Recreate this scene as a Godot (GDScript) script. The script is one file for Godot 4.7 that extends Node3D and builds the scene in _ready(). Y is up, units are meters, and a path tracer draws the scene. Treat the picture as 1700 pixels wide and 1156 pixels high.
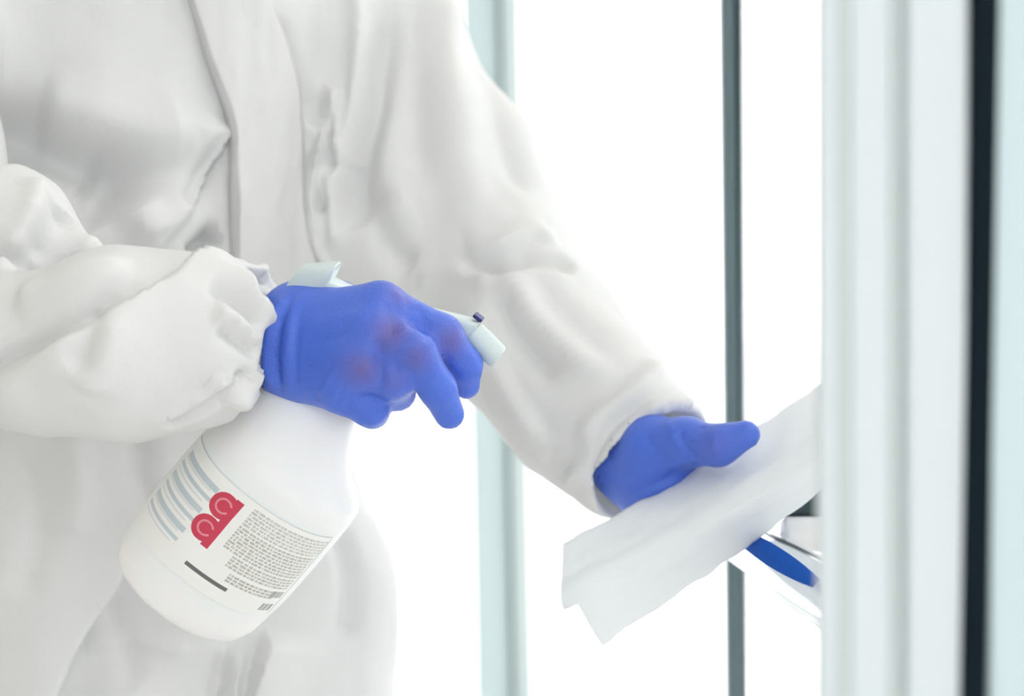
extends Node3D
# A person in a white protective coverall and blue gloves wipes a door handle and holds a spray bottle, against bright windows.

const FOCAL := 3000.0          # focal length in pixels of the 1700 x 1156 frame
const EYE := Vector3(0, 1.05, 0)
var M := {}

func _ready():
	# ---- camera
	var cam := Camera3D.new(); cam.name = "camera"
	var lens := CameraAttributesPhysical.new()
	lens.frustum_focal_length = 12.0 / (578.0 / FOCAL)
	lens.frustum_focus_distance = 1.2
	lens.frustum_near = 0.05; lens.frustum_far = 300.0
	lens.exposure_aperture = lens.frustum_focal_length / 14.0
	cam.attributes = lens
	add_child(cam); cam.position = EYE; cam.current = true
	# ---- sky, exposure
	var we := WorldEnvironment.new(); we.name = "environment"
	var env := Environment.new(); env.background_mode = Environment.BG_SKY
	var sm := ProceduralSkyMaterial.new()
	sm.sky_top_color = Color(0.985, 0.985, 1.0); sm.sky_horizon_color = Color(0.99, 0.993, 1.0)
	sm.ground_bottom_color = Color(0.95, 0.96, 0.96); sm.ground_horizon_color = Color(0.99, 0.993, 1.0)
	sm.sky_energy_multiplier = 1.1; sm.ground_energy_multiplier = 1.0
	env.sky = Sky.new(); env.sky.sky_material = sm
	env.tonemap_mode = Environment.TONE_MAPPER_LINEAR
	env.tonemap_exposure = 2.4
	env.sdfgi_enabled = true; env.ssao_enabled = true; env.ssil_enabled = true
	we.environment = env; add_child(we)
	make_materials()
	make_room()
	make_door()
	make_person()
	make_bottle()
	make_cloth()

# ---------------------------------------------------------------- helpers
func at(px: float, py: float, d: float) -> Vector3:   # a planned place: picture column and row, and distance from the lens
	return Vector3((px - 850.0) * d / FOCAL, EYE.y - (py - 578.0) * d / FOCAL, -d)

func mat(c: Color, rough := 0.6, metal := 0.0) -> StandardMaterial3D:
	var m := StandardMaterial3D.new(); m.albedo_color = c; m.roughness = rough; m.metallic = metal
	return m

func noise_tex(freq: float, size := 512, normal := false, oct := 4, sd := 1) -> NoiseTexture2D:
	var n := FastNoiseLite.new(); n.seed = sd; n.frequency = freq; n.fractal_octaves = oct
	var t := NoiseTexture2D.new(); t.width = size; t.height = size; t.seamless = true; t.noise = n
	if normal: t.as_normal_map = true; t.bump_strength = 4.0
	return t

func tag(o: Node, label := "", category := "", group := "", kind := ""):
	for kv in [["label", label], ["category", category], ["group", group], ["kind", kind]]:
		if kv[1]: o.set_meta(kv[0], kv[1])

func numbered(called: String, parent: Node) -> String:
	if not parent.has_node(called): return called
	var i := 1
	while parent.has_node("%s_%03d" % [called, i]): i += 1
	return "%s_%03d" % [called, i]

func base(called: String, where := Vector3.ZERO, parent: Node = self) -> Node3D:
	var o := Node3D.new(); o.name = numbered(called, parent); parent.add_child(o); o.position = where
	return o

func put(called: String, mesh: Mesh, m: Material, parent: Node = self, where := Vector3.ZERO) -> MeshInstance3D:
	var o := MeshInstance3D.new(); o.name = numbered(called, parent); o.mesh = mesh; o.material_override = m
	parent.add_child(o); o.position = where
	return o

func box_mesh(size: Vector3, bev := 0.002) -> ArrayMesh:      # a box with chamfered edges
	var st := SurfaceTool.new(); st.begin(Mesh.PRIMITIVE_TRIANGLES)
	var h := size / 2
	bev = minf(bev, minf(h.x, minf(h.y, h.z)) * 0.45)
	var i := h - Vector3.ONE * bev
	var face := func(pts: Array, n: Vector3):
		for k in range(1, pts.size() - 1):
			var a: Vector3 = pts[0]; var b: Vector3 = pts[k]; var c: Vector3 = pts[k + 1]
			if (b - a).cross(c - a).dot(n) > 0: var tmp := b; b = c; c = tmp
			for p in [a, b, c]:
				st.set_normal(n); st.set_uv(Vector2(p.x + p.z, p.y)); st.add_vertex(p)
	for ax in 3:
		for s in [-1.0, 1.0]:
			var n := Vector3.ZERO; n[ax] = s
			var u := (ax + 1) % 3; var v := (ax + 2) % 3
			var pts := []
			for q in [[-1, -1], [1, -1], [1, 1], [-1, 1]]:
				var p := Vector3.ZERO; p[ax] = s * h[ax]; p[u] = q[0] * i[u]; p[v] = q[1] * i[v]; pts.append(p)
			face.call(pts, n)
			for s2 in [-1.0, 1.0]:                                       # edge between ax and u
				var e := []
				for q in [[0, -1], [1, -1], [1, 1], [0, 1]]:
					var p := Vector3.ZERO
					p[ax] = s * (h[ax] if q[0] == 0 else i[ax]); p[u] = s2 * (i[u] if q[0] == 0 else h[u]); p[v] = q[1] * i[v]; e.append(p)
				var ne := Vector3.ZERO; ne[ax] = s; ne[u] = s2
				face.call(e, ne.normalized())
	for sx in [-1.0, 1.0]:
		for sy in [-1.0, 1.0]:
			for sz in [-1.0, 1.0]:
				face.call([Vector3(sx * h.x, sy * i.y, sz * i.z), Vector3(sx * i.x, sy * h.y, sz * i.z), Vector3(sx * i.x, sy * i.y, sz * h.z)], Vector3(sx, sy, sz).normalized())
	return st.commit()

# rows of rings -> a mesh with smooth normals; wrap joins the last column to the first
func grid_mesh(rows: Array, wrap: bool, uv = null, cap_ends := false) -> ArrayMesh:
	var V := PackedVector3Array(); var U := PackedVector2Array(); var I := PackedInt32Array()
	var n: int = rows[0].size()
	for r in rows.size():
		for c in n:
			V.append(rows[r][c])
			U.append(uv.call(r, c) if uv != null else Vector2(float(c) / (n - 1), float(r) / maxf(1, rows.size() - 1)))
	for r in rows.size() - 1:
		for c in (n if wrap else n - 1):
			var c2 := (c + 1) % n
			I.append_array([r * n + c, r * n + c2, (r + 1) * n + c, r * n + c2, (r + 1) * n + c2, (r + 1) * n + c])
	if cap_ends:
		for r in [0, rows.size() - 1]:
			var mid := Vector3.ZERO
			for c in n: mid += rows[r][c]
			var k := V.size(); V.append(mid / n); U.append(Vector2.ZERO)
			var ring := V.size()
			for c in n: V.append(rows[r][c]); U.append(Vector2.ZERO)
			for c in n:
				var c2 := (c + 1) % n
				I.append_array([k, ring + c2, ring + c] if r == 0 else [k, ring + c, ring + c2])
	return finish(V, I, U)

func finish(V: PackedVector3Array, I: PackedInt32Array, U := PackedVector2Array(), C := PackedColorArray()) -> ArrayMesh:
	var N := PackedVector3Array(); N.resize(V.size())
	for t in range(0, I.size(), 3):
		var n := (V[I[t + 2]] - V[I[t]]).cross(V[I[t + 1]] - V[I[t]])
		N[I[t]] += n; N[I[t + 1]] += n; N[I[t + 2]] += n
	for i in N.size(): N[i] = N[i].normalized()
	var A := []; A.resize(Mesh.ARRAY_MAX)
	A[Mesh.ARRAY_VERTEX] = V; A[Mesh.ARRAY_NORMAL] = N; A[Mesh.ARRAY_INDEX] = I
	if U.size() == V.size(): A[Mesh.ARRAY_TEX_UV] = U
	if C.size() == V.size(): A[Mesh.ARRAY_COLOR] = C
	var m := ArrayMesh.new(); m.add_surface_from_arrays(Mesh.PRIMITIVE_TRIANGLES, A)
	return m

func tube(pts: Array, radii: Array, sides := 20) -> ArrayMesh:     # a closed round bar along points
	var rows := []
	var side := Vector3.ZERO
	for i in pts.size():
		var t: Vector3 = (pts[mini(i + 1, pts.size() - 1)] - pts[maxi(i - 1, 0)]).normalized()
		if side == Vector3.ZERO: side = t.cross(Vector3.UP if absf(t.y) < 0.9 else Vector3.RIGHT)
		side = (side - t * side.dot(t)).normalized()
		var up := side.cross(t)
		var ring := []
		for k in sides: ring.append(pts[i] + (side * cos(TAU * k / sides) + up * sin(TAU * k / sides)) * radii[i])
		rows.append(ring)
	return grid_mesh(rows, true, null, true)

# ---------------------------------------------------------------- a distance field of tapered capsules, meshed as surface nets
class Field:
	var a := PackedVector3Array(); var ba := PackedVector3Array(); var inv := PackedFloat32Array()
	var ra := PackedFloat32Array(); var dr := PackedFloat32Array(); var k := PackedFloat32Array(); var kind := PackedInt32Array()
	var wide := Vector3.RIGHT; var front := Vector3.BACK; var flat := 1.0     # frame of the flattened (torso) bones
	func squash(p: Vector3) -> Vector3:
		return Vector3(p.dot(wide), p.y, p.dot(front) * flat)
	func bone(p: Vector3, q: Vector3, rp: float, rq: float, kk := 0.03, what := 0):   # what: 0 joined, 1 cut away, 2 joined and flattened
		if what == 2: p = squash(p); q = squash(q)
		a.append(p); ba.append(q - p); inv.append(1.0 / maxf((q - p).length_squared(), 1e-9)); ra.append(rp); dr.append(rq - rp); k.append(kk); kind.append(what)
	func chain(pts: Array, radii: Array, kk := 0.03, what := 0):
		for i in pts.size() - 1: bone(pts[i], pts[i + 1], radii[i], radii[i + 1], kk, what)
	func one(i: int, p: Vector3) -> float:
		var q := (squash(p) if kind[i] == 2 else p) - a[i]
		var h := clampf(q.dot(ba[i]) * inv[i], 0.0, 1.0)
		var d := (q - ba[i] * h).length() - ra[i] - dr[i] * h
		return d * 0.85 if kind[i] == 2 else d
	func every() -> PackedInt32Array:
		return PackedInt32Array(range(a.size()))
	func near(p: Vector3, reach: float) -> PackedInt32Array:
		var best := 1e9
		for i in a.size():
			if kind[i] != 1: best = minf(best, one(i, p))
		var out := PackedInt32Array()
		for i in a.size():
			if one(i, p) < (reach if kind[i] == 1 else best + reach) + k[i]: out.append(i)
		return out
	func dist(p: Vector3, ids: PackedInt32Array) -> float:
		var d := 1e3
		for i in ids:
			var e := one(i, p)
			var kk := k[i]
			if kind[i] == 1:
				e = -e
				var h := maxf(kk - absf(d - e), 0.0) / kk
				d = maxf(d, e) + h * h * kk * 0.25
			else:
				var h := maxf(kk - absf(d - e), 0.0) / kk
				d = minf(d, e) - h * h * kk * 0.25
		return d

func steps(stops: Array) -> PackedFloat32Array:    # [from, cell, to, cell, to ...]: unevenly spaced grid lines
	var out := PackedFloat32Array([stops[0]])
	for i in range(1, stops.size(), 2):
		var n := maxi(1, roundi((stops[i + 1] - out[-1]) / stops[i])); var s := out[-1]
		for j in n: out.append(s + (stops[i + 1] - s) * (j + 1.0) / n)
	while (out.size() - 1) % 6: out.append(out[-1] + out[-1] - out[-2])
	return out

func nets(f: Field, X: PackedFloat32Array, Y: PackedFloat32Array, Z: PackedFloat32Array) -> Array:
	const B := 6
	var nx := X.size(); var ny := Y.size(); var nz := Z.size()
	var val := PackedFloat32Array(); val.resize(nx * ny * nz); val.fill(9.0)
	var cell := PackedInt32Array(); cell.resize(nx * ny * nz); cell.fill(-1)
	var V := PackedVector3Array(); var I := PackedInt32Array()
	var sx := ny * nz; var sy := nz
	var live := []
	for bx in range(0, nx - 1, B):
		for by in range(0, ny - 1, B):
			for bz in range(0, nz - 1, B):
				var lo := Vector3(X[bx], Y[by], Z[bz]); var hi := Vector3(X[bx + B], Y[by + B], Z[bz + B])
				var c := (lo + hi) / 2; var r := (hi - lo).length() / 2
				var ids := f.near(c, 2.6 * r)
				if ids.is_empty(): continue
				var d := f.dist(c, ids)
				if absf(d) > r * 1.35 + 0.002: continue
				live.append(Vector3i(bx, by, bz))
				for i in range(bx, bx + B + 1):
					for j in range(by, by + B + 1):
						var at0 := i * sx + j * sy
						for k in range(bz, bz + B + 1):
							if val[at0 + k] == 9.0: val[at0 + k] = f.dist(Vector3(X[i], Y[j], Z[k]), ids)
	var corner := [0, 1, sy, sy + 1, sx, sx + 1, sx + sy, sx + sy + 1]
	var edges := [[0, 1], [2, 3], [4, 5], [6, 7], [0, 2], [1, 3], [4, 6], [5, 7], [0, 4], [1, 5], [2, 6], [3, 7]]
	for b in live:
		for i in range(b.x, b.x + B):
			for j in range(b.y, b.y + B):
				for k in range(b.z, b.z + B):
					var o := i * sx + j * sy + k
					var s0 := val[o] < 0.0
					if s0 == (val[o + 1] < 0.0) and s0 == (val[o + sy] < 0.0) and s0 == (val[o + sy + 1] < 0.0) and s0 == (val[o + sx] < 0.0) and s0 == (val[o + sx + 1] < 0.0) and s0 == (val[o + sx + sy] < 0.0) and s0 == (val[o + sx + sy + 1] < 0.0): continue
					var sum := Vector3.ZERO; var n := 0
					for e in edges:
						var va := val[o + corner[e[0]]]; var vb := val[o + corner[e[1]]]
						if (va < 0.0) == (vb < 0.0): continue
						var t := va / (va - vb)
						sum += Vector3(lerpf(e[0] >> 2, e[1] >> 2, t), lerpf((e[0] >> 1) & 1, (e[1] >> 1) & 1, t), lerpf(e[0] & 1, e[1] & 1, t)); n += 1
					sum /= n
					cell[o] = V.size()
					V.append(Vector3(lerpf(X[i], X[i + 1], sum.x), lerpf(Y[j], Y[j + 1], sum.y), lerpf(Z[k], Z[k + 1], sum.z)))
	for b in live:
		for i in range(maxi(b.x, 1), b.x + B):
			for j in range(maxi(b.y, 1), b.y + B):
				for k in range(maxi(b.z, 1), b.z + B):
					var o := i * sx + j * sy + k
					var s := val[o] < 0.0
					for ax in 3:
						var st: int = [sx, sy, 1][ax]
						if val[o + st] == 9.0 or s == (val[o + st] < 0.0): continue
						var u: int = [sy, 1, sx][ax]; var v: int = [1, sx, sy][ax]
						var q := [cell[o], cell[o - u], cell[o - u - v], cell[o - v]]
						if q.min() < 0: continue
						if s: I.append_array([q[0], q[2], q[1], q[0], q[3], q[2]])
						else: I.append_array([q[0], q[1], q[2], q[0], q[2], q[3]])
	return [V, I]

func normals_of(V: PackedVector3Array, I: PackedInt32Array) -> PackedVector3Array:
	var N := PackedVector3Array(); N.resize(V.size())
	for t in range(0, I.size(), 3):
		var n := (V[I[t + 2]] - V[I[t]]).cross(V[I[t + 1]] - V[I[t]])
		N[I[t]] += n; N[I[t + 1]] += n; N[I[t + 2]] += n
	for i in N.size(): N[i] = N[i].normalized()
	return N

# a fold: a line on the cloth with a width and a height (metres). "ridge" is a rounded bump (a crease when negative),
# "lip" an edge that stands proud on its right-hand side (seen along the line, from outside) and sinks away over the second width
func fold(f: Field, line: Array, kind: String, w: float, amp: float, w2 := 0.03) -> Dictionary:
	var pts := PackedVector3Array()
	var ids := f.every()
	for q in line:
		var dir := at(q.x, q.y, 1.0) - EYE
		var t := 0.95
		for s in 80:
			var d := f.dist(EYE + dir * t, ids)
			if d < 0.0004 or t > 2.2: break
			t += d * 0.7
		pts.append(EYE + dir * t)
	var c := Curve3D.new()                                       # round the line off
	for i in pts.size():
		var tan := (pts[mini(i + 1, pts.size() - 1)] - pts[maxi(i - 1, 0)]) / 6.0
		c.add_point(pts[i], -tan, tan)
	c.bake_interval = 0.012
	pts = c.get_baked_points()
	var box := AABB(pts[0], Vector3.ZERO)
	for p in pts: box = box.expand(p)
	return {"pts": pts, "kind": kind, "w": w, "amp": amp, "w2": w2, "box": box.grow(2.5 * w + (2.5 * w2 if kind == "lip" else 0.0))}

func press(V: PackedVector3Array, N: PackedVector3Array, folds: Array) -> PackedVector3Array:
	var out := V.duplicate()
	for fo in folds:
		var pts: PackedVector3Array = fo.pts; var box: AABB = fo.box; var w: float = fo.w; var w2: float = fo.w2; var amp: float = fo.amp
		var lip: bool = fo.kind == "lip"
		var n := pts.size() - 1
		for i in V.size():
			var p := V[i]
			if not box.has_point(p): continue
			var best := 1e9; var seg := 0; var hh := 0.0; var cp := p
			for s in n:
				var ab := pts[s + 1] - pts[s]
				var h := clampf((p - pts[s]).dot(ab) / maxf(ab.length_squared(), 1e-9), 0.0, 1.0)
				var q := pts[s] + ab * h
				var d := p.distance_squared_to(q)
				if d < best: best = d; seg = s; hh = h; cp = q
			best = sqrt(best)
			var along := (seg + hh) / n
			var ends := smoothstep(0.0, 0.18, along) * smoothstep(0.0, 0.18, 1.0 - along)
			if lip:
				var side := (p - cp).dot((pts[seg + 1] - pts[seg]).normalized().cross(N[i]))
				var sgn := 1.0 if side > 0 else -1.0
				var sd := sgn * best
				out[i] += N[i] * amp * ends * smoothstep(-w, w, sd) * exp(-pow(maxf(sd, 0.0) / w2, 2.0))
			else:
				out[i] += N[i] * amp * ends * exp(-best * best / (w * w))
	return out

# ---------------------------------------------------------------- materials
func make_materials():
	M.suit = mat(Color(0.93, 0.93, 0.925), 0.55)
	M.suit.heightmap_enabled = false
	M.suit.normal_enabled = true; M.suit.normal_texture = noise_tex(0.014, 512, true, 5, 3); M.suit.normal_scale = 0.5
	M.suit.uv1_triplanar = true; M.suit.uv1_scale = Vector3.ONE * 6.0
	M.suit.backlight_enabled = true; M.suit.backlight = Color(0.7, 0.7, 0.7)
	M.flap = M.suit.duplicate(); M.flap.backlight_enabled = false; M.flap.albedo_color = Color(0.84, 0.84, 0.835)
	M.glove = mat(Color.WHITE, 0.38)
	M.glove.vertex_color_use_as_albedo = true
	M.glove.normal_enabled = true; M.glove.normal_texture = noise_tex(0.05, 512, true, 4, 5); M.glove.normal_scale = 1.0
	M.glove.uv1_triplanar = true; M.glove.uv1_scale = Vector3.ONE * 22.0
	M.underclothes = mat(Color(0.58, 0.62, 0.66), 0.8)
	M.skin = mat(Color(0.55, 0.36, 0.28), 0.55)
	M.plastic = mat(Color(0.95, 0.95, 0.95), 0.35)
	M.plastic.subsurf_scatter_enabled = true; M.plastic.subsurf_scatter_strength = 0.25
	M.head = mat(Color(0.81, 0.86, 0.86), 0.3)
	M.navy = mat(Color(0.10, 0.15, 0.42), 0.4)
	M.cloth = mat(Color(0.97, 0.985, 0.99), 0.8)
	M.cloth.backlight_enabled = true; M.cloth.backlight = Color(0.8, 0.8, 0.8)
	M.cloth.normal_enabled = true; M.cloth.normal_texture = noise_tex(0.08, 256, true, 3, 9); M.cloth.normal_scale = 0.2
	M.cloth.uv1_triplanar = true; M.cloth.uv1_scale = Vector3.ONE * 20.0
	M.chrome = mat(Color(0.93, 0.95, 0.97), 0.12, 1.0)
	M.reflection_blue = mat(Color(0.03, 0.34, 0.74), 0.7)
	M.reflection_blue.metallic_specular = 0.2
	M.white_frame = mat(Color(0.85, 0.88, 0.895), 0.5)
	M.teal_frame = mat(Color(0.80, 0.87, 0.88), 0.5)
	M.grey_frame = mat(Color(0.80, 0.84, 0.83), 0.5)
	M.dark_frame = mat(Color(0.06, 0.11, 0.14), 0.7)
	M.dark_frame.metallic_specular = 0.2
	M.post = mat(Color(0.36, 0.44, 0.46), 0.4)
	M.seal = mat(Color(0.16, 0.25, 0.27), 0.5)
	M.mullion = mat(Color(0.76, 0.83, 0.84), 0.5)
	M.mullion_side = mat(Color(0.80, 0.84, 0.83), 0.5)
	M.glass = StandardMaterial3D.new(); M.glass.albedo_color = Color(0.92, 0.98, 0.98, 0.04); M.glass.roughness = 0.0
	M.glass.transparency = BaseMaterial3D.TRANSPARENCY_ALPHA
	M.wall = mat(Color(0.92, 0.90, 0.86), 0.8)
	M.cool_wall = mat(Color(0.92, 0.92, 0.915), 0.8)
	M.ceiling = mat(Color(0.94, 0.94, 0.93), 0.85)
	M.floor = mat(Color(0.92, 0.92, 0.91), 0.4)
	M.paving = mat(Color(0.93, 0.94, 0.93), 0.8)
	for k in ["wall", "cool_wall", "ceiling", "floor", "paving"]:
		M[k].normal_enabled = true; M[k].normal_texture = noise_tex(0.03, 256, true, 4, 11); M[k].normal_scale = 0.15
		M[k].uv1_triplanar = true

# ---------------------------------------------------------------- the room: glass on three sides, one solid wall, real floor and ceiling
func slab(called: String, lo: Vector3, hi: Vector3, m: Material, parent: Node = self, bev := 0.003) -> MeshInstance3D:
	var o := put(called, box_mesh(hi - lo, bev), m, parent, (lo + hi) / 2)
	if parent == self: tag(o, "", "", "", "structure")
	return o

func glass_wall(called: String, n: int, from: Vector3, to: Vector3, posts: Array, m: Material):
	# a run of panes between posts, from corner to corner, floor to ceiling; posts are distances along it
	var w := base("window_%d" % n); tag(w, "", "", "", "structure")
	var dir := (to - from).normalized(); var yaw := atan2(-dir.z, dir.x)
	w.position = from; w.rotation.y = yaw
	var length := from.distance_to(to)
	put("sill", box_mesh(Vector3(length, 0.10, 0.10)), m, w, Vector3(length / 2, 0.05, 0))
	put("head_rail", box_mesh(Vector3(length, 0.12, 0.10)), m, w, Vector3(length / 2, 2.94, 0))
	var last := 0.0
	for x in posts + [length]:
		if x < length: put("mullion", box_mesh(Vector3(0.06, 2.78, 0.10)), m, w, Vector3(x, 1.49, 0))
		put("pane", box_mesh(Vector3(x - last - 0.06, 2.78, 0.008), 0.001), M.glass, w, Vector3((x + last) / 2, 1.49, 0))
		last = x
	return w

func make_room():
	slab("floor", Vector3(-2.6, -0.2, -5.0), Vector3(2.6, 0, 2.1), M.floor)
	slab("ceiling", Vector3(-2.6, 3.0, -5.0), Vector3(2.6, 3.2, 2.1), M.ceiling)
	slab("wall_left", Vector3(-2.6, 0, -5.0), Vector3(-2.4, 3.0, 2.1), M.wall)
	slab("baseboard_left", Vector3(-2.4, 0, -4.8), Vector3(-2.385, 0.1, 2.0), M.white_frame)
	# far window wall; its mullions are modelled apart because they show
	var w := base("window_1", Vector3(0, 0, -4.8)); tag(w, "", "", "", "structure")
	put("sill", box_mesh(Vector3(4.9, 0.06, 0.12)), M.mullion_side, w, Vector3(0.05, 0.03, 0))
	put("head_rail", box_mesh(Vector3(4.9, 0.12, 0.12)), M.mullion_side, w, Vector3(0.05, 2.94, 0))
	var xs := [-2.4, -1.25, -0.06, 1.1, 2.5]
	for i in 4:
		put("pane", box_mesh(Vector3(xs[i + 1] - xs[i] - 0.1, 2.82, 0.01), 0.001), M.glass, w, Vector3((xs[i] + xs[i + 1]) / 2, 1.47, 0))
	for i in [1, 2, 3]:
		for q in [["mullion", 0.105, 0.12, 0.0, M.mullion], ["glazing_bead", 0.05, 0.07, 0.072, M.mullion_side], ["gasket", 0.012, 0.02, 0.046, M.post]]:
			var p := put(q[0], box_mesh(Vector3(q[1], 2.82, q[2]), 0.004), q[4], w, Vector3(xs[i] + q[3] - 0.008, 1.47, 0.065 if q[0] == "gasket" else 0.0)); p.rotation.z = 0.020
	put("transom_post", box_mesh(Vector3(0.012, 2.82, 0.03), 0.002), M.mullion, w, Vector3(0.41, 1.47, -0.05))
	glass_wall("", 2, Vector3(2.55, 0, -4.74), Vector3(2.55, 0, -1.2), [1.75], M.white_frame)
	slab("wall_right", Vector3(2.45, 0, -1.2), Vector3(2.65, 3.0, 2.2), M.cool_wall)
	slab("wall_front", Vector3(-2.4, 0, 2.0), Vector3(-0.2, 3.0, 2.2), M.cool_wall)
	glass_wall("", 3, Vector3(-0.2, 0, 2.05), Vector3(2.45, 0, 2.05), [1.32], M.white_frame)
	slab("terrace_ground", Vector3(-40, -0.35, -70), Vector3(40, -0.2, 40), M.paving)
	# two fill lamps added overhead, out of view, to brighten the figure
	for z in [-0.4, -2.6]:
		var l := base("added_fill_light", Vector3(1.1, 2.985, z))
		tag(l, "added square white fill light panel " + ("nearest the far windows" if z < -1 else "nearest the near windows"), "light", "added fill light panels")
		put("frame", box_mesh(Vector3(0.64, 0.03, 0.64)), M.white_frame, l)
		var e := mat(Color.WHITE); e.emission_enabled = true; e.emission = Color(1.0, 0.98, 0.95); e.emission_energy_multiplier = 1.0
		put("light_diffuser", box_mesh(Vector3(0.58, 0.006, 0.58)), e, l, Vector3(0, -0.017, 0))
		var al := AreaLight3D.new(); al.name = "lamp"; al.area_size = Vector2(0.56, 0.56); al.light_energy = 0.4; al.light_color = Color(1.0, 0.98, 0.95)
		al.area_range = 8.0; al.shadow_enabled = true
		l.add_child(al); al.position = Vector3(0, -0.025, 0); al.rotation.x = -PI / 2

# ---------------------------------------------------------------- door: dark edged glass leaf with a chrome pull bar, and the pale frame close to the lens
func make_door():
	var d := base("door_1", Vector3(0.225, 0, -1.77)); tag(d, "", "", "", "structure")
	d.rotation.y = atan2(0.036, 1.0)              # the leaf runs towards the lens along its own +z
	var sl := put("stile", box_mesh(Vector3(0.012, 2.4, 0.016), 0.002), M.post, d, Vector3(-0.013, 1.22, 0)); sl.rotation.z = 0.010
	var sg := put("stile_seal", box_mesh(Vector3(0.007, 2.4, 0.014), 0.001), M.seal, d, Vector3(-0.0035, 1.22, 0)); sg.rotation.z = 0.006
	put("pane", box_mesh(Vector3(0.010, 2.4, 0.78), 0.001), M.glass, d, Vector3(0.0, 1.22, 0.41))
	put("bottom_rail", box_mesh(Vector3(0.03, 0.06, 0.80), 0.002), M.post, d, Vector3(0.0, 0.03, 0.40))
	# pull bar, about 0.89 m up
	var bar := put("pull_handle", tube([Vector3(-0.052, 0.896, 0.315), Vector3(-0.052, 0.896, 0.318), Vector3(-0.052, 0.896, 0.735), Vector3(-0.052, 0.896, 0.738)], [0.016, 0.0195, 0.0195, 0.016], 36), M.chrome, d)
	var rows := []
	for i in 13:                                    # blue glove reflection, painted as a strip along the bar
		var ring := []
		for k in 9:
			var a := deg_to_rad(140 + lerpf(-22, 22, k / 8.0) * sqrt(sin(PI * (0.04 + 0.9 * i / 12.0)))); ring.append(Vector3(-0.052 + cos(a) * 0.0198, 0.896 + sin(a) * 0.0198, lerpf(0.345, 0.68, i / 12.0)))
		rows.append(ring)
	put("painted_reflection", grid_mesh(rows, false), M.reflection_blue, bar)
	put("bracket", box_mesh(Vector3(0.05, 0.020, 0.03), 0.003), M.seal, bar, Vector3(-0.024, 0.934, 0.41))
	put("bracket_cover", tube([Vector3(-0.040, 0.912, 0.43), Vector3(-0.037, 0.912, 0.43), Vector3(-0.004, 0.912, 0.43)], [0.010, 0.013, 0.013], 24), M.plastic, bar)
	bar.set_meta("label", "chrome tubular pull handle with a painted blue glove reflection")
	for z in [0.66]:
		put("standoff", tube([Vector3(-0.045, 0.896, z), Vector3(-0.004, 0.896, z)], [0.009, 0.009], 16), M.post, bar)
	# frame close to the lens
	var f := base("trim_1", Vector3(0, 0, -0.68)); tag(f, "", "", "", "structure")
	var k := 0.68 / FOCAL
	var strip := func(called, x0, x1, z, deep, m):
		return put(called, box_mesh(Vector3((x1 - x0) * k, 2.98, deep), 0.0015), m, f, Vector3(((x0 + x1) / 2 - 850) * k, 1.49, z - deep / 2))
	strip.call("frame_post", 1360, 1390, 0.000, 0.008, M.white_frame)
	strip.call("frame_groove", 1390, 1410, -0.0005, 0.008, M.grey_frame)
	strip.call("frame_post", 1410, 1478, 0.000, 0.012, M.white_frame)
	strip.call("frame_groove", 1478, 1504, -0.0025, 0.008, M.grey_frame)
	strip.call("frame_post", 1504, 1608, 0.001, 0.016, M.white_frame)
	var g = strip.call("gasket", 1602, 1648, 0.003, 0.012, M.dark_frame)
	g.rotation.z = -0.018; g.position.x += 0.44 * 0.018
	strip.call("frame_post", 1640, 1790, 0.0, 0.012, M.teal_frame)

# ---------------------------------------------------------------- the person
func trunk_field() -> Field:
	var f := Field.new()
	var yaw := deg_to_rad(45)
	f.front = Vector3(sin(yaw), 0, cos(yaw)); f.wide = Vector3(cos(yaw), 0, -sin(yaw)); f.flat = 1.45
	var c := Vector3(-0.315, 0, -1.55)
	# trunk: flattened spine
	f.bone(c + Vector3(0, 1.34, 0), c + Vector3(0.0, 1.12, 0), 0.185, 0.175, 0.05, 2)
	f.bone(c + Vector3(0, 1.12, 0), c + Vector3(0, 0.93, 0), 0.175, 0.185, 0.05, 2)
	f.bone(c + Vector3(0, 0.93, 0), c + Vector3(0, 0.84, 0), 0.185, 0.17, 0.05, 2)
	# legs
	f.chain([at(70, 1020, 1.50), at(70, 1300, 1.47), Vector3(-0.40, 0.48, -1.48), Vector3(-0.42, 0.10, -1.50), Vector3(-0.35, 0.05, -1.42)], [0.11, 0.105, 0.085, 0.07, 0.05], 0.05)
	f.chain([at(470, 980, 1.60), at(470, 1300, 1.60), Vector3(-0.19, 0.48, -1.60), Vector3(-0.20, 0.10, -1.62), Vector3(-0.13, 0.05, -1.54)], [0.10, 0.095, 0.08, 0.07, 0.05], 0.05)
	# left sleeve (far arm)
	f.chain([at(510, -150, 1.68), at(590, 40, 1.66), at(735, 310, 1.60), at(808, 430, 1.56)], [0.083, 0.080, 0.082, 0.072], 0.04)
	f.chain([at(600, 150, 1.64), at(640, 400, 1.60), at(730, 540, 1.55)], [0.075, 0.078, 0.058], 0.05)
	f.chain([at(815, 440, 1.56), at(880, 560, 1.49), at(975, 670, 1.44), at(1052, 742, 1.40)], [0.070, 0.068, 0.062, 0.060], 0.03)
	f.bone(at(1040, 730, 1.41), at(1125, 815, 1.36), 0.040, 0.062, 0.006, 1)
	# neck and hood
	f.chain([c + Vector3(0.02, 1.40, 0.02), c + Vector3(0.07, 1.60, 0.07)], [0.09, 0.075], 0.06)
	f.chain([c + Vector3(0.08, 1.66, 0.08), c + Vector3(0.085, 1.72, 0.085)], [0.115, 0.115], 0.04)
	f.bone(c + Vector3(0.18, 1.62, 0.18), c + Vector3(0.18, 1.70, 0.18), 0.085, 0.085, 0.02, 1)
	return f

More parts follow.
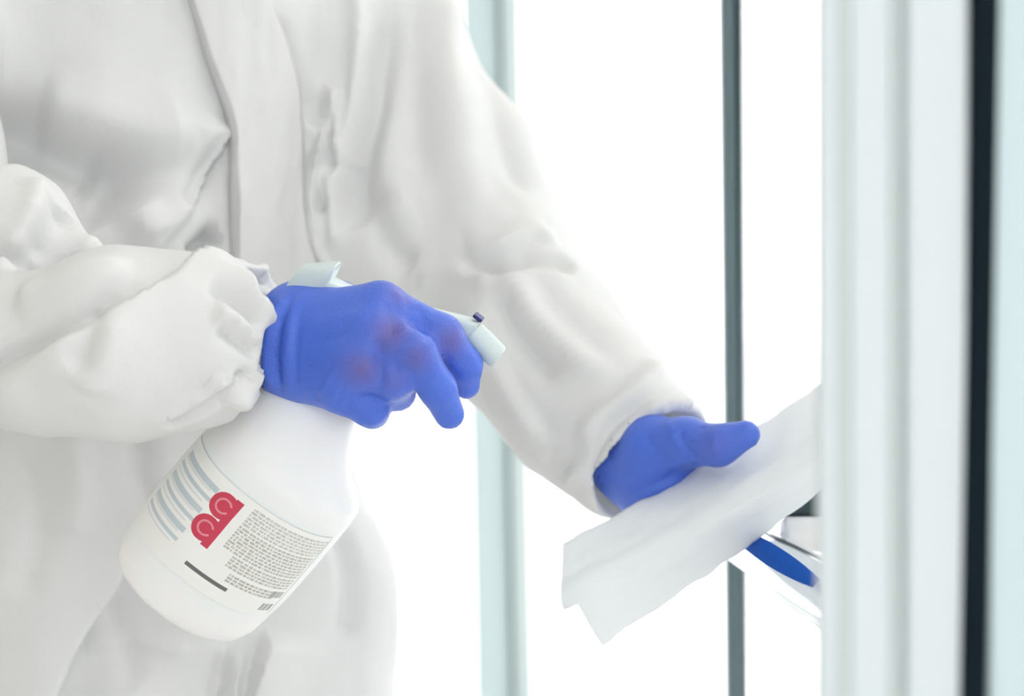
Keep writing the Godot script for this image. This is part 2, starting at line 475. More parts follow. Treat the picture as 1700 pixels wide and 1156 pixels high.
func make_person():
	var person := base("person", Vector3(-0.30, 0, -1.54))
	tag(person, "person in a white protective coverall and blue gloves wiping a door handle", "person")
	var trunk := trunk_field(); var f := trunk_field()
	# right sleeve (near arm)
	f.bone(Vector3(-0.37, 1.385, -1.49), at(-215, -170, 1.40), 0.085, 0.088, 0.06)
	f.chain([at(-215, -150, 1.40), at(-215, 300, 1.30), at(-150, 500, 1.24)], [0.09, 0.085, 0.075], 0.04)
	f.chain([at(-140, 430, 1.25), at(20, 402, 1.24), at(140, 420, 1.225)], [0.070, 0.049, 0.014], 0.008)
	f.chain([at(-140, 560, 1.20), at(60, 590, 1.165), at(210, 567, 1.155), at(310, 566, 1.165), at(380, 562, 1.185), at(440, 566, 1.205)], [0.06, 0.050, 0.061, 0.057, 0.048, 0.038], 0.012)
	f.chain([at(380, 520, 1.215), at(455, 520, 1.25)], [0.038, 0.028], 0.015)
	f.bone(at(806, 300, 1.21), at(756, 850, 1.21), 0.150, 0.150, 0.006, 1)
	f.bone(at(400, 566, 1.205), at(480, 572, 1.207), 0.033, 0.033, 0.004, 1)
	var X := steps([-0.64, 0.012, -0.46, 0.0031, 0.20])
	var Y := steps([-0.02, 0.016, 0.74, 0.0031, 1.33, 0.016, 1.88])
	var Z := steps([-1.86, 0.010, -1.62, 0.0045, -1.06])
	var t0 := Time.get_ticks_msec()
	var r := nets(f, X, Y, Z)
	print("coverall nets ", r[0].size(), " ", Time.get_ticks_msec() - t0)
	var V: PackedVector3Array = r[0]; var I: PackedInt32Array = r[1]
	var N := normals_of(V, I)
	for turn in 3:                                   # even the directions out
		var S := PackedVector3Array(); S.resize(N.size())
		for t in range(0, I.size(), 3):
			var n := N[I[t]] + N[I[t + 1]] + N[I[t + 2]]
			S[I[t]] += n; S[I[t + 1]] += n; S[I[t + 2]] += n
		for i in N.size(): N[i] = S[i].normalized()
	# low rolling wrinkles
	var ns := FastNoiseLite.new(); ns.seed = 7; ns.frequency = 8.0; ns.fractal_octaves = 3
	for i in V.size():
		var p := V[i]
		V[i] = p + N[i] * 0.007 * ns.get_noise_3d(p.x, p.y * 0.6, p.z)
	V = press(V, N, coverall_folds(f, trunk))
	print("folds ", Time.get_ticks_msec() - t0)
	for i in V.size(): V[i] -= person.position
	var suit := put("coverall", finish(V, I), M.suit, person)
	var flap := put("zip_flap", strip_on(trunk, L([262, -320, 280, -160, 298, -60, 322, 30, 346, 110, 372, 178, 382, 235, 384, 330, 384, 440, 384, 560, 384, 690]), L([385, -320, 405, -160, 425, -60, 452, 30, 478, 120, 490, 200, 498, 300, 508, 380, 528, 450, 540, 560, 530, 690]), 0.0075, 0.006, 21), M.flap, suit, -person.position)
	flap.set_meta("label", "flat storm flap over the zip")
	# the body in its work clothes inside the suit
	var b := Field.new(); b.front = f.front; b.wide = f.wide; b.flat = 1.5
	var c := Vector3(-0.315, 0, -1.55)
	b.chain([c + Vector3(0, 1.36, 0), c + Vector3(0, 1.12, 0), c + Vector3(0, 0.93, 0), c + Vector3(0, 0.86, 0)], [0.125, 0.115, 0.125, 0.12], 0.05, 2)
	b.chain([at(70, 1020, 1.51), at(70, 1300, 1.48), Vector3(-0.40, 0.48, -1.485), Vector3(-0.42, 0.10, -1.50), Vector3(-0.36, 0.045, -1.43)], [0.08, 0.075, 0.055, 0.045, 0.03], 0.05)
	b.chain([at(470, 980, 1.61), at(470, 1300, 1.60), Vector3(-0.19, 0.48, -1.60), Vector3(-0.20, 0.10, -1.62), Vector3(-0.14, 0.045, -1.55)], [0.07, 0.07, 0.055, 0.045, 0.03], 0.05)
	b.chain([c + Vector3(0.02, 1.40, 0.02), c + Vector3(0.07, 1.60, 0.07), c + Vector3(0.09, 1.70, 0.09)], [0.06, 0.055, 0.085], 0.04)
	b.chain([at(500, -120, 1.68), at(590, 40, 1.67), at(790, 420, 1.585), at(975, 670, 1.455), at(1075, 768, 1.37)], [0.045, 0.038, 0.034, 0.030, 0.026], 0.03)
	b.chain([at(-200, -100, 1.40), at(-210, 300, 1.31), at(-130, 540, 1.23), at(200, 570, 1.175), at(470, 572, 1.207)], [0.055, 0.05, 0.045, 0.038, 0.026], 0.02)
	var hc := c + Vector3(0.09, 1.70, 0.09); var fw := Vector3(0.7071, 0, 0.7071); var sd := Vector3(0.7071, 0, -0.7071)
	b.bone(hc + fw * 0.025 - Vector3(0, 0.045, 0), hc + fw * 0.045 - Vector3(0, 0.085, 0), 0.062, 0.040, 0.03)
	b.bone(hc + fw * 0.080 + Vector3(0, 0.012, 0), hc + fw * 0.094 - Vector3(0, 0.026, 0), 0.008, 0.013, 0.012)
	for s in [-1.0, 1.0]:
		b.bone(hc + fw * 0.088 + sd * 0.030 * s + Vector3(0, 0.008, 0), hc + fw * 0.086 + sd * 0.036 * s + Vector3(0, 0.008, 0), 0.011, 0.010, 0.012, 1)
		b.bone(hc + sd * 0.082 * s + Vector3(0, 0.012, 0), hc + sd * 0.084 * s - Vector3(0, 0.020, 0), 0.014, 0.010, 0.008)
	b.bone(hc + fw * 0.091 + sd * -0.018 - Vector3(0, 0.058, 0), hc + fw * 0.091 + sd * 0.018 - Vector3(0, 0.058, 0), 0.004, 0.004, 0.006, 1)
	r = nets(b, steps([-0.66, 0.010, -0.36, 0.006, -0.08, 0.010, 0.14]), steps([-0.02, 0.012, 1.50, 0.005, 1.86]), steps([-1.80, 0.010, -1.60, 0.006, -1.34, 0.010, -1.12]))
	var BC := PackedColorArray()
	for p in r[0]: BC.append(M.skin.albedo_color.srgb_to_linear() if p.y > 1.50 else M.underclothes.albedo_color.srgb_to_linear())
	for i in r[0].size(): r[0][i] -= person.position
	var bm := mat(Color.WHITE, 0.75); bm.vertex_color_use_as_albedo = true
	put("body", finish(r[0], r[1], PackedVector2Array(), BC), bm, person)
	make_glove_right(person)
	make_glove_left(person)

func L(a: Array) -> Array:
	var o := []
	for i in range(0, a.size(), 2): o.append(Vector2(a[i], a[i + 1]))
	return o

func coverall_folds(f: Field, trunk: Field) -> Array:
	var o := []
	var lines := [
		# kind, width, height, second width, line                                   chest against the far arm
		["ridge", 0.014, -0.020, 0.0, [665, -20, 640, 80, 618, 170, 598, 250, 598, 330, 615, 390]],
		["ridge", 0.008, 0.010, 0.0, [548, 330, 572, 245, 592, 170, 596, 60, 588, -50]],
		["ridge", 0.007, 0.009, 0.0, [540, 130, 552, 200, 530, 260, 536, 340]],
		["ridge", 0.005, -0.007, 0.0, [560, 180, 548, 240, 556, 300]],
		["ridge", 0.006, 0.007, 0.0, [480, 100, 498, 190, 520, 250, 512, 330, 530, 420]],
		["ridge", 0.005, -0.006, 0.0, [500, 250, 496, 310, 502, 370]],
		["ridge", 0.012, -0.008, 0.0, [450, 20, 490, 130, 520, 220]],
		["ridge", 0.012, -0.008, 0.0, [590, 380, 570, 320, 575, 260]],
		["ridge", 0.014, 0.008, 0.0, [600, 340, 640, 355, 690, 340]],
		["ridge", 0.012, -0.010, 0.0, [620, 300, 640, 400, 690, 450]],
		["ridge", 0.004, 0.006, 0.0, [512, 205, 535, 235, 550, 250, 575, 240]],
		["ridge", 0.004, 0.006, 0.0, [552, 150, 560, 200, 556, 250]],
		["ridge", 0.005, -0.008, 0.0, [535, 250, 530, 300, 535, 360]],
		["ridge", 0.006, 0.006, 0.0, [560, 270, 552, 330, 560, 420]],
		["ridge", 0.005, -0.006, 0.0, [450, 205, 480, 225, 500, 215]],
		["ridge", 0.004, 0.006, 0.0, [515, 400, 530, 425, 545, 450]],
		# belly, pulled under the near arm
		["ridge", 0.026, -0.034, 0.0, [-30, 205, 40, 235, 110, 265, 170, 300, 210, 360]],
		["ridge", 0.020, -0.012, 0.0, [120, 265, 230, 285, 330, 280, 380, 240]],
		["ridge", 0.028, 0.012, 0.0, [60, 170, 200, 215, 330, 205]],
		["lip", 0.006, 0.012, 0.045, [390, 205, 365, 270, 325, 340, 270, 405, 230, 440]],
		["ridge", 0.008, -0.010, 0.0, [376, 215, 350, 275, 300, 350]],
		["ridge", 0.009, -0.022, 0.0, [320, 430, 345, 405, 372, 385]],
		["ridge", 0.016, 0.007, 0.0, [150, 290, 220, 340, 250, 400]],
		["ridge", 0.010, -0.006, 0.0, [130, 300, 140, 340, 160, 380]],
		# far upper arm and elbow
		["ridge", 0.020, 0.010, 0.0, [730, -30, 745, 120, 770, 260, 790, 390]],
		["ridge", 0.016, -0.010, 0.0, [700, -30, 690, 150, 700, 330]],
		["ridge", 0.014, -0.007, 0.0, [800, 120, 840, 230, 880, 330]],
		["ridge", 0.010, -0.012, 0.0, [960, 450, 890, 428, 830, 440, 770, 438]],
		["lip", 0.006, 0.010, 0.03, [930, 412, 890, 402, 840, 420, 780, 448]],
		["ridge", 0.008, 0.006, 0.0, [690, 470, 750, 452, 830, 470]],
		["ridge", 0.012, 0.009, 0.0, [830, 440, 880, 520, 950, 590, 1020, 640]],
		["ridge", 0.012, -0.008, 0.0, [820, 480, 860, 560, 930, 640]],
		["lip", 0.006, 0.008, 0.03, [800, 510, 830, 590, 880, 680, 930, 750]],
		["ridge", 0.010, 0.006, 0.0, [1100, 600, 1060, 650, 1000, 690, 960, 740]],
		["ridge", 0.005, -0.006, 0.0, [1012, 830, 990, 780, 1010, 715, 1070, 670, 1140, 660]],
		["ridge", 0.006, 0.006, 0.0, [940, 845, 955, 790, 990, 730, 1040, 690]],
		["ridge", 0.006, -0.005, 0.0, [920, 830, 935, 780, 970, 720]],
		["ridge", 0.005, 0.005, 0.0, [1060, 690, 1100, 668, 1150, 672]],
		# near sleeve: crook and forearm
		["lip", 0.006, 0.010, 0.035, [-60, 660, 40, 602, 140, 540, 260, 474, 385, 428], 1],
		["ridge", 0.007, -0.008, 0.0, [-60, 640, 40, 580, 140, 515, 240, 460], 1],
		["ridge", 0.014, 0.007, 0.0, [20, 500, 110, 460, 220, 440], 1],
		["ridge", 0.009, -0.008, 0.0, [165, 500, 152, 560, 132, 620], 1],
		["ridge", 0.010, 0.005, 0.0, [190, 510, 176, 580, 150, 650], 1],
		["lip", 0.005, 0.007, 0.02, [230, 700, 310, 668, 380, 625, 430, 570], 1],
		["ridge", 0.005, -0.008, 0.0, [270, 705, 350, 665, 415, 610], 1],
		["ridge", 0.006, 0.008, 0.0, [330, 700, 390, 660, 430, 620], 1],
		["ridge", 0.006, 0.009, 0.0, [335, 452, 395, 478, 425, 520, 432, 560], 1],
		["ridge", 0.005, -0.009, 0.0, [340, 480, 390, 505, 425, 550], 1],
		["ridge", 0.005, 0.007, 0.0, [350, 515, 390, 540, 425, 575], 1],
		["ridge", 0.004, -0.007, 0.0, [355, 545, 390, 565, 425, 590], 1],
		["ridge", 0.004, 0.006, 0.0, [380, 440, 430, 452, 490, 470], 1],
		["ridge", 0.004, -0.007, 0.0, [390, 455, 430, 468, 480, 485], 1],
		["ridge", 0.004, 0.006, 0.0, [400, 470, 430, 485, 460, 500], 1],
		["ridge", 0.008, 0.010, 0.0, [62, 302, 50, 350, 25, 400, -10, 450], 1],
		["ridge", 0.012, -0.008, 0.0, [110, 350, 90, 400, 60, 440], 1],
		# hips and legs
		["lip", 0.005, -0.030, 0.06, [80, 1200, 130, 1090, 215, 950, 260, 850]],
		["lip", 0.005, 0.012, 0.04, [400, 1200, 418, 1110, 440, 1040]],
		["ridge", 0.003, 0.006, 0.0, [350, 1200, 358, 1130, 368, 1070]],
		["ridge", 0.003, -0.005, 0.0, [366, 1200, 374, 1130, 384, 1075]],
		["ridge", 0.003, 0.006, 0.0, [382, 1200, 390, 1130, 402, 1075]],
		["ridge", 0.008, 0.005, 0.0, [150, 1085, 240, 1070, 330, 1085]],
		["ridge", 0.010, -0.005, 0.0, [200, 1000, 230, 1080, 240, 1150]],
		["ridge", 0.010, 0.012, 0.0, [590, 690, 600, 760, 630, 830, 636, 920]],
		["ridge", 0.012, -0.010, 0.0, [560, 860, 585, 960, 580, 1080]],
		["ridge", 0.010, -0.008, 0.0, [240, 725, 235, 790, 265, 850]],
		["ridge", 0.012, 0.006, 0.0, [120, 720, 130, 800, 110, 900]],
		["ridge", 0.014, -0.006, 0.0, [30, 720, 60, 850, 40, 1000]],
	]
	for l in lines: o.append(fold(f if l.size() > 5 else trunk, L(l[4]), l[0], l[1], l[2] * 1.2, l[3]))
	return o

# a strip of cloth lying on the suit between two lines, with thickness
func strip_on(f: Field, a: Array, b: Array, lift: float, wave: float, sd: int) -> ArrayMesh:
	var pa: PackedVector3Array = fold(f, a, "ridge", 0.01, 0.0).pts; var pb: PackedVector3Array = fold(f, b, "ridge", 0.01, 0.0).pts
	var ids := f.every(); var ns := FastNoiseLite.new(); ns.seed = sd; ns.frequency = 14.0
	var m := 90; var n := 20
	var outer := []; var inner := []
	var pick := func(p: PackedVector3Array, t: float) -> Vector3:
		var x := t * (p.size() - 1); var i := mini(int(x), p.size() - 2); return p[i].lerp(p[i + 1], x - i)
	for i in m + 1:
		var ro := []; var ri := []
		for j in n + 1:
			var u := float(j) / n
			var p: Vector3 = pick.call(pa, float(i) / m).lerp(pick.call(pb, float(i) / m), u)
			var g := Vector3.ZERO
			for it in 3:
				var e := 0.004
				g = Vector3(f.dist(p + Vector3(e, 0, 0), ids) - f.dist(p - Vector3(e, 0, 0), ids), f.dist(p + Vector3(0, e, 0), ids) - f.dist(p - Vector3(0, e, 0), ids), f.dist(p + Vector3(0, 0, e), ids) - f.dist(p - Vector3(0, 0, e), ids)).normalized()
				p -= g * f.dist(p, ids)
			var h := lift + wave * (ns.get_noise_3d(p.x * 1.6, p.y * 0.5, p.z) + 0.3 * sin(u * PI))
			ro.append(p + g * h); ri.append(p - g * 0.002)
		ri.reverse(); outer.append(ro + ri)
	return grid_mesh(outer, true, null, true)

func glove_colors(V: PackedVector3Array, spots: Array) -> PackedColorArray:
	var C := PackedColorArray(); C.resize(V.size())
	var blue := Color(0.30, 0.44, 0.85).srgb_to_linear(); var thin := Color(0.42, 0.36, 0.62).srgb_to_linear()
	for i in V.size():
		var s := 0.0
		for q in spots: s = maxf(s, q[1] * exp(-pow(V[i].distance_to(q[0]) / q[2], 2.0)))
		C[i] = blue.lerp(thin, s)
	return C

func make_glove_right(person: Node3D):
	var f := Field.new()
	var w := at(455, 575, 1.205)
	# back of the hand
	var mcp := [at(632, 510, 1.174), at(620, 556, 1.162), at(596, 606, 1.163), at(570, 648, 1.175)]
	var wr := [at(480, 535, 1.205), at(480, 560, 1.203), at(478, 588, 1.203), at(476, 612, 1.206)]
	for i in 4: f.bone(wr[i], mcp[i], 0.018, [0.0165, 0.0175, 0.0165, 0.0155][i], 0.018)
	f.bone(at(507, 571, 1.206), at(525, 572, 1.205), 0.0335, 0.030, 0.016)
	f.bone(at(500, 520, 1.215), at(600, 520, 1.215), 0.020, 0.016, 0.016)
	# fingers
	f.chain([mcp[0], at(735, 556, 1.176), at(772, 606, 1.190), at(774, 640, 1.202)], [0.0155, 0.0125, 0.0108, 0.0092], 0.006)
	f.chain([mcp[1], at(690, 584, 1.157), at(726, 645, 1.168), at(746, 688, 1.180)], [0.0165, 0.0132, 0.0118, 0.0100], 0.005)
	f.chain([mcp[2], at(652, 628, 1.162), at(660, 652, 1.190), at(640, 650, 1.215)], [0.0160, 0.0135, 0.0112, 0.0100], 0.005)
	f.chain([mcp[3], at(614, 678, 1.174), at(618, 684, 1.198), at(596, 672, 1.22)], [0.0150, 0.0118, 0.0105, 0.0090], 0.005)
	# thumb, round the far side of the neck
	f.chain([at(490, 520, 1.22), at(560, 505, 1.245), at(620, 520, 1.255), at(660, 540, 1.250)], [0.018, 0.015, 0.012, 0.010], 0.008)
	# open end
	f.bone(at(380, 570, 1.208), at(452, 571, 1.208), 0.028, 0.028, 0.004, 1)
	var h := 0.0026
	var r := nets(f, steps([-0.19, h, -0.01]), steps([0.98, h, 1.11]), steps([-1.28, h, -1.13]))
	var V: PackedVector3Array = r[0]; var I: PackedInt32Array = r[1]
	var N := normals_of(V, I)
	var o := []
	for q in [[478, 488, 446, 545, 440, 600, 455, 652, 0.003, 0.003], [492, 482, 462, 550, 458, 610, 472, 660, 0.0025, -0.003], [505, 484, 478, 550, 474, 610, 486, 662, 0.0025, 0.001], [520, 690, 528, 660, 532, 630, 0.002, -0.0012], [545, 690, 552, 660, 560, 630, 0.002, 0.0012], [505, 680, 512, 650, 520, 620, 0.002, 0.001],
			[575, 690, 578, 660, 582, 640, 0.002, -0.001], [690, 505, 702, 540, 705, 575, 0.004, -0.002], [628, 560, 630, 600, 634, 650, 0.0035, -0.003], [500, 500, 492, 560, 494, 640, 0.002, -0.0016], [530, 675, 540, 640, 556, 610, 0.0018, 0.0012], [556, 680, 566, 650, 578, 625, 0.0018, -0.0012],
			[590, 690, 592, 665, 596, 645, 0.0018, 0.0012], [510, 600, 550, 590, 600, 570, 0.003, 0.0009], [505, 570, 560, 560, 620, 540, 0.003, -0.0009], [655, 480, 668, 520, 672, 560, 0.0035, 0.0014], [640, 500, 650, 540, 648, 570, 0.003, -0.0012],
			[655, 600, 662, 625, 658, 650, 0.0022, -0.0014], [700, 605, 712, 628, 705, 640, 0.002, -0.001], [730, 650, 745, 655, 755, 645, 0.002, -0.001], [757, 600, 770, 605, 780, 596, 0.002, -0.001], [500, 540, 560, 530, 620, 520, 0.006, 0.0015]]:
		o.append(fold(f, L(q.slice(0, -2)), "ridge", q[-2], q[-1]))
	V = press(V, N, o)
	var C := glove_colors(V, [[at(650, 552, 1.147), 0.8, 0.013], [at(602, 612, 1.148), 0.8, 0.012], [at(752, 568, 1.164), 0.7, 0.012], [at(692, 594, 1.144), 0.6, 0.011], [at(660, 492, 1.165), 0.6, 0.010], [at(655, 632, 1.150), 0.4, 0.01]])
	for i in V.size(): V[i] -= person.position
	put("glove", finish(V, I, PackedVector2Array(), C), M.glove, person).set_meta("label", "blue glove gripping the spray bottle")
	# bare wrist between glove and sleeve
	var b := tube([at(380, 565, 1.195) - person.position, at(420, 570, 1.206) - person.position, at(450, 572, 1.207) - person.position], [0.026, 0.0305, 0.028], 32)
	put("wrist", b, M.skin, person)

func make_glove_left(person: Node3D):
	var f := Field.new()
	f.bone(at(1045, 765, 1.385), at(1085, 775, 1.36), 0.033, 0.031, 0.016)
	var wr := [at(1085, 745, 1.355), at(1085, 770, 1.36), at(1080, 795, 1.365), at(1070, 815, 1.37)]
	var mc := [at(1165, 775, 1.365), at(1150, 800, 1.375), at(1130, 820, 1.38), at(1100, 840, 1.385)]
	for i in 4: f.bone(wr[i], mc[i], 0.019, 0.016, 0.018)
	# thumb on top of the cloth
	f.chain([at(1085, 740, 1.345), at(1140, 735, 1.325), at(1192, 740, 1.305), at(1238, 722, 1.300)], [0.022, 0.0165, 0.0130, 0.0105], 0.012)
	# fingers below it
	for i in 4:
		var m: Vector3 = mc[i]
		f.chain([m, m + Vector3(0.030, -0.004, 0.002), m + Vector3(0.044, -0.004, 0.020)], [0.0135, 0.0115, 0.0095], 0.005)
	f.bone(at(1030, 760, 1.40), at(1046, 766, 1.385), 0.031, 0.029, 0.004, 1)
	var h := 0.0028
	var r := nets(f, steps([0.04, h, 0.24]), steps([0.88, h, 1.03]), steps([-1.45, h, -1.24]))
	var V: PackedVector3Array = r[0]; var I: PackedInt32Array = r[1]
	var N := normals_of(V, I)
	var o := []
	for q in [[1050, 815, 1110, 795, 1165, 770, 0.003, -0.0025], [1040, 800, 1090, 780, 1140, 770, 0.004, 0.0015], [1125, 715, 1140, 745, 1160, 765, 0.003, -0.0025], [1165, 705, 1172, 730, 1170, 760, 0.003, -0.0014], [1050, 830, 1100, 808, 1150, 785, 0.0025, 0.0016], [1030, 790, 1080, 768, 1120, 760, 0.003, -0.0014], [1105, 700, 1120, 725, 1128, 745, 0.003, 0.0014], [1190, 720, 1200, 740, 1196, 765, 0.002, -0.001], [1070, 720, 1090, 745, 1130, 765, 0.004, -0.0012]]:
		o.append(fold(f, L(q.slice(0, -2)), "ridge", q[-2], q[-1]))
	V = press(V, N, o)
	var C := glove_colors(V, [[at(1180, 740, 1.29), 0.25, 0.015]])
	for i in V.size(): V[i] -= person.position
	put("glove", finish(V, I, PackedVector2Array(), C), M.glove, person).set_meta("label", "blue glove pressing the cloth with its thumb")

# ---------------------------------------------------------------- spray bottle
func bottle_ring(y: float, n: int, a0: float, a1: float, grow: float) -> Array:
	# sections: height, left reach, right reach, half depth (mm)
	var S := [[-7, 20, 24, 20], [-6, 48, 38, 44], [-2, 57, 46, 50], [8, 61, 51, 53], [40, 62.5, 56, 55], [84, 60, 59, 55], [112, 57, 60, 54], [120, 56, 58.5, 53], [129, 54.5, 47, 49], [145, 52, 34, 41], [170, 44, 22, 31], [186, 30, 17, 22], [192, 20, 16, 18], [205, 17, 16, 16.5]]
	var i := 0
	while i < S.size() - 2 and S[i + 1][0] < y: i += 1
	var t: float = clampf((y - S[i][0]) / (S[i + 1][0] - S[i][0]), 0, 1)
	var g := func(k): return cubic_interpolate(S[i][k], S[i + 1][k], S[maxi(i - 1, 0)][k], S[mini(i + 2, S.size() - 1)][k], t) if i > 2 else lerpf(S[i][k], S[i + 1][k], t)
	var l: float = g.call(1) + grow; var rr: float = g.call(2) + grow; var dz: float = g.call(3) + grow
	var ring := []
	for k in n:
		var a := lerpf(a0, a1, float(k) / (n - 1))
		var cs := cos(a); var sn := sin(a)
		var e := 2.0 / 2.25
		var x := signf(cs) * pow(absf(cs), e); var z := signf(sn) * pow(absf(sn), e)
		ring.append(Vector3(x * (rr + l) / 2 + (rr - l) / 2, y, z * dz) * 0.001)
	return ring

func make_bottle():
	var b := base("spray_bottle", at(319, 983, 1.262))
	tag(b, "white plastic trigger spray bottle with red and grey label held in gloved hand", "bottle")
	var tau := deg_to_rad(14); var lean := deg_to_rad(37)
	var up := Vector3(sin(lean) * cos(tau), cos(lean) * cos(tau), sin(tau)).normalized()
	var right := Vector3(cos(lean), -sin(lean), 0).normalized()
	var fr := right.cross(up).normalized()
	b.basis = Basis(right, up, fr)
	var rows := []
	for y in [-7, -6, -4, -2, 1, 4, 8, 14, 20, 30, 40, 55, 70, 84, 100, 110, 118, 122, 126, 130, 134, 140, 148, 156, 163, 170, 178, 186, 189, 192, 198, 205]:
		var ring := bottle_ring(y, 65, 0, TAU, 0.0); ring.pop_back(); ring.reverse(); rows.append(ring)
	put("body", grid_mesh(rows, true, null, true), M.plastic, b)
	# label: a thin sheet round the front
	rows = []
	var n := 60
	for i in 25:
		var ring := bottle_ring(lerpf(30, 105, i / 24.0), n, deg_to_rad(164), deg_to_rad(20), 0.35); rows.append(ring)
	var lm := mat(Color.WHITE, 0.4); lm.albedo_texture = label_texture(); 
	put("label", grid_mesh(rows, false, func(r, c): return Vector2(float(c) / (n - 1), 1.0 - r / 24.0)), lm, b)
	# collar, trigger head, nozzle
	var collar := []
	for q in [[196, 19], [197, 21], [214, 21], [216, 18], [228, 15]]:
		var ring := []
		for k in 48:
			var a := -TAU * k / 48; var rr: float = q[1] + (0.5 if k % 2 and q[0] > 196 and q[0] < 215 else 0.0)
			ring.append(Vector3(cos(a) * rr, q[0], sin(a) * rr) * 0.001)
		collar.append(ring)
	put("collar", grid_mesh(collar, true, null, true), M.head, b)
	# head shroud: sections along its length, x from the rear to the front
	var sh := []
	for q in [[-69, 206, 236, 8], [-68, 203, 239, 11], [-60, 204, 246, 13], [-51, 208, 254, 13], [-49, 209, 253, 13], [-47, 211, 243, 13], [-20, 218, 249, 14], [0, 230, 259, 13], [20, 245, 268, 11], [40, 256, 277, 9.5], [48, 259, 280, 8], [49, 262, 278, 6]]:
		var ring := []
		for k in 32:
			var a := TAU * k / 32; var e := 0.45
			ring.append(Vector3(q[0], (q[1] + q[2]) / 2.0 + signf(sin(a)) * pow(absf(sin(a)), e) * (q[2] - q[1]) / 2.0, signf(cos(a)) * pow(absf(cos(a)), e) * q[3]) * 0.001)
		sh.append(ring)
	put("spray_head", grid_mesh(sh, true, null, true), M.head, b)
	put("nozzle", tube([Vector3(0.048, 0.270, 0), Vector3(0.050, 0.270, 0), Vector3(0.071, 0.268, 0), Vector3(0.073, 0.268, 0)], [0.008, 0.0095, 0.0085, 0.007], 24), M.head, b)
	put("nozzle_tip", box_mesh(Vector3(0.007, 0.0025, 0.010), 0.0008), M.navy, b, Vector3(0.046, 0.2818, 0))
	var tr := []
	for q in [[0.030, 0.246], [0.034, 0.228], [0.033, 0.212], [0.035, 0.200]]: tr.append(Vector3(q[0], q[1], 0))
	put("trigger", tube(tr, [0.007, 0.008, 0.007, 0.005], 16), M.head, b)

func label_texture() -> ImageTexture:
	var w := 1024; var h := 512
	var im := Image.create(w, h, false, Image.FORMAT_RGB8); im.fill(Color(0.95, 0.95, 0.94))
	var rng := RandomNumberGenerator.new(); rng.seed = 4
	# left: pale blue grey stripes
	for k in 6:
		var y := 60 + k * 62
		im.fill_rect(Rect2i(60, y, 330, 20 if k % 2 else 30), Color(0.77, 0.81, 0.83))
		im.fill_rect(Rect2i(60, y + 34, 300, 8), Color(0.86, 0.88, 0.89))
	# red mark: two round lobes on a straight bar
	var red := Color(0.80, 0.24, 0.34); var pink := Color(0.90, 0.55, 0.60)
	for y in range(30, 330):
		for x in range(380, 530):
			var p := Vector2(x, y)
			var inside := x > 478 and x < 512 and y > 40 and y < 320
			var ring := false
			for c in [Vector2(452, 108), Vector2(452, 244)]:
				var d := p.distance_to(c)
				if d < 66: inside = true
				if absf(d - 34) < 5 and absf((p - c).angle()) > 0.5: ring = true
			if inside and x < 512: im.set_pixel(x, y, pink if ring else red)
	# right: blocks of small print
	var ink := Color(0.72, 0.71, 0.68)
	var row := func(x0, x1, y, hh, col):
		var x: int = x0
		while x < x1:
			var ww := rng.randi_range(8, 34)
			for q in range(x, mini(x + ww, x1)):
				if rng.randf() < 0.86:
					var top := rng.randi_range(0, 3)
					im.fill_rect(Rect2i(q, y + top, 1, hh - top), col)
			x += ww + 5
	for y in range(24, 110, 17): row.call(545, 1000, y, 13, Color(0.76, 0.76, 0.74))
	for y in range(130, 250, 17): row.call(545, 990, y, 13, ink)
	for y in range(270, 330, 17): row.call(600, 985, y, 13, ink)
	for y in range(352, 400, 17): row.call(640, 930, y, 13, Color(0.70, 0.69, 0.66))
	for x in range(900, 985, 4): im.fill_rect(Rect2i(x, 350, rng.randi_range(1, 3), 40), Color(0.35, 0.36, 0.36))
	for x in range(900, 985, 5): im.fill_rect(Rect2i(x, 430, rng.randi_range(1, 4), 44), Color(0.45, 0.46, 0.46))
	im.fill_rect(Rect2i(480, 425, 200, 20), Color(0.42, 0.42, 0.42))
	im.fill_rect(Rect2i(1004, 10, 8, 490), Color(0.62, 0.70, 0.70))
	return ImageTexture.create_from_image(im)

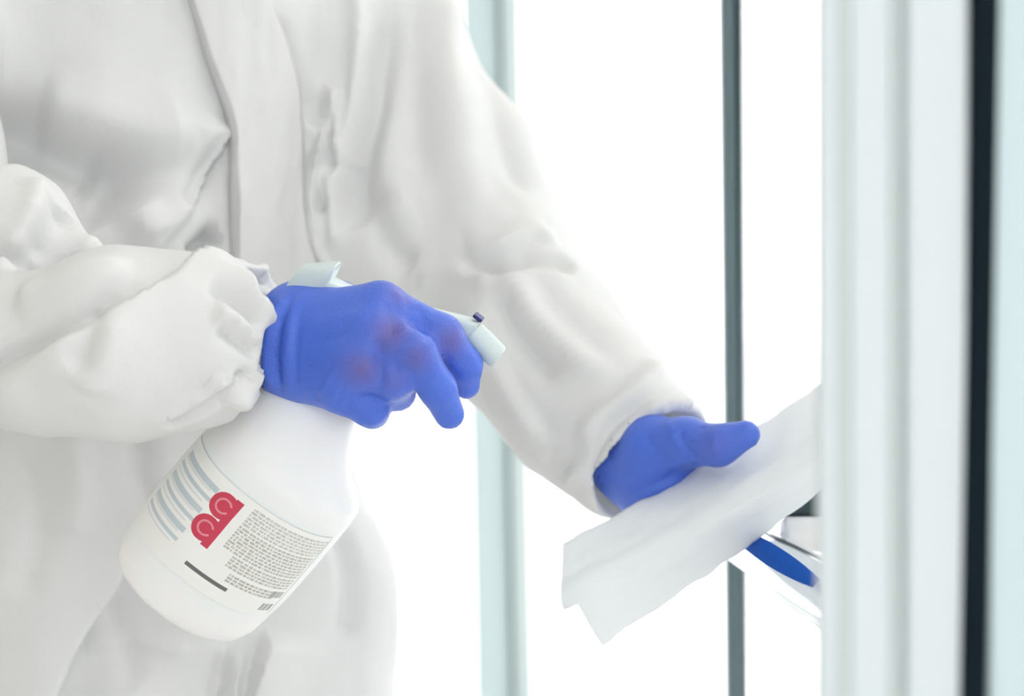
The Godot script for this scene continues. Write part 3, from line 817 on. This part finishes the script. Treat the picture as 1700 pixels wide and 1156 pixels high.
# ---------------------------------------------------------------- the wiping cloth
func make_cloth():
	var origin := at(1120, 900, 1.28)
	var top := [at(935, 905, 1.320), at(1040, 848, 1.335), at(1170, 768, 1.345), at(1290, 690, 1.355), at(1420, 600, 1.365)]
	var rid := [at(932, 1008, 1.262), at(1084, 925, 1.268), at(1190, 860, 1.272), at(1290, 800, 1.276), at(1420, 715, 1.28)]
	var low := [at(975, 1082, 1.285), at(1100, 1000, 1.292), at(1210, 925, 1.296), at(1300, 858, 1.298), at(1420, 770, 1.30)]
	var rows_a := []; var rows_b := []
	var ns := FastNoiseLite.new(); ns.seed = 3; ns.frequency = 12.0
	var curve := func(P: Array, s: float) -> Vector3:
		var x := s * 4.0; var i := mini(int(x), 3); var t := x - i
		return P[i].cubic_interpolate(P[i + 1], P[maxi(i - 1, 0)], P[mini(i + 2, 4)], t)
	var m := 60; var n := 40
	for i in m + 1:
		var s := float(i) / m
		var a: Vector3 = curve.call(top, s); var b: Vector3 = curve.call(rid, s); var c: Vector3 = curve.call(low, s)
		var row := []
		for j in n + 1:
			var t := float(j) / n
			var p: Vector3
			var u := t / 0.55
			if t < 0.47: p = a.lerp(b, t / 0.55)
			elif t > 0.63: p = b.lerp(c, (t - 0.55) / 0.45)
			else:
				var k := (t - 0.47) / 0.16
				p = a.lerp(b, 0.47 / 0.55).lerp(b, k).lerp(b.lerp(c, 0.08 / 0.45), k)
			# the turned end of the upper layer hangs out further than the flap
			if t > 0.55: p += (curve.call(rid, 0.1) - curve.call(rid, 0.0)) * 0.45 * (1.0 - s) * smoothstep(0.55, 0.62, t)
			p.y += 0.0016 * sin(t * 34.0) * smoothstep(0.2, 0.45, t) * smoothstep(1.0, 0.7, t) * (0.6 + 0.4 * ns.get_noise_2d(s * 0.3, 5.0))
			p.y += 0.0025 * ns.get_noise_2d(s * 0.5, t * 0.25)
			row.append(p - origin)
		rows_a.append(row)
	# thickness
	var V := PackedVector3Array(); var I := PackedInt32Array()
	for r in rows_a:
		for p in r: V.append(p)
	var nn := n + 1
	for i in m:
		for j in n: I.append_array([i * nn + j, (i + 1) * nn + j, i * nn + j + 1, i * nn + j + 1, (i + 1) * nn + j, (i + 1) * nn + j + 1])
	var N := normals_of(V, I)
	var rows := []
	for i in m + 1:
		var ring := []
		for j in nn: ring.append(V[i * nn + j] + N[i * nn + j] * 0.0012)
		for j in range(nn - 1, -1, -1): ring.append(V[i * nn + j] - N[i * nn + j] * 0.0012)
		rows.append(ring)
	var o := put("wiping_cloth", grid_mesh(rows, true, null, true), M.cloth, self, origin)
	tag(o, "folded white wiping cloth pressed over the door handle by the gloved thumb", "cloth")
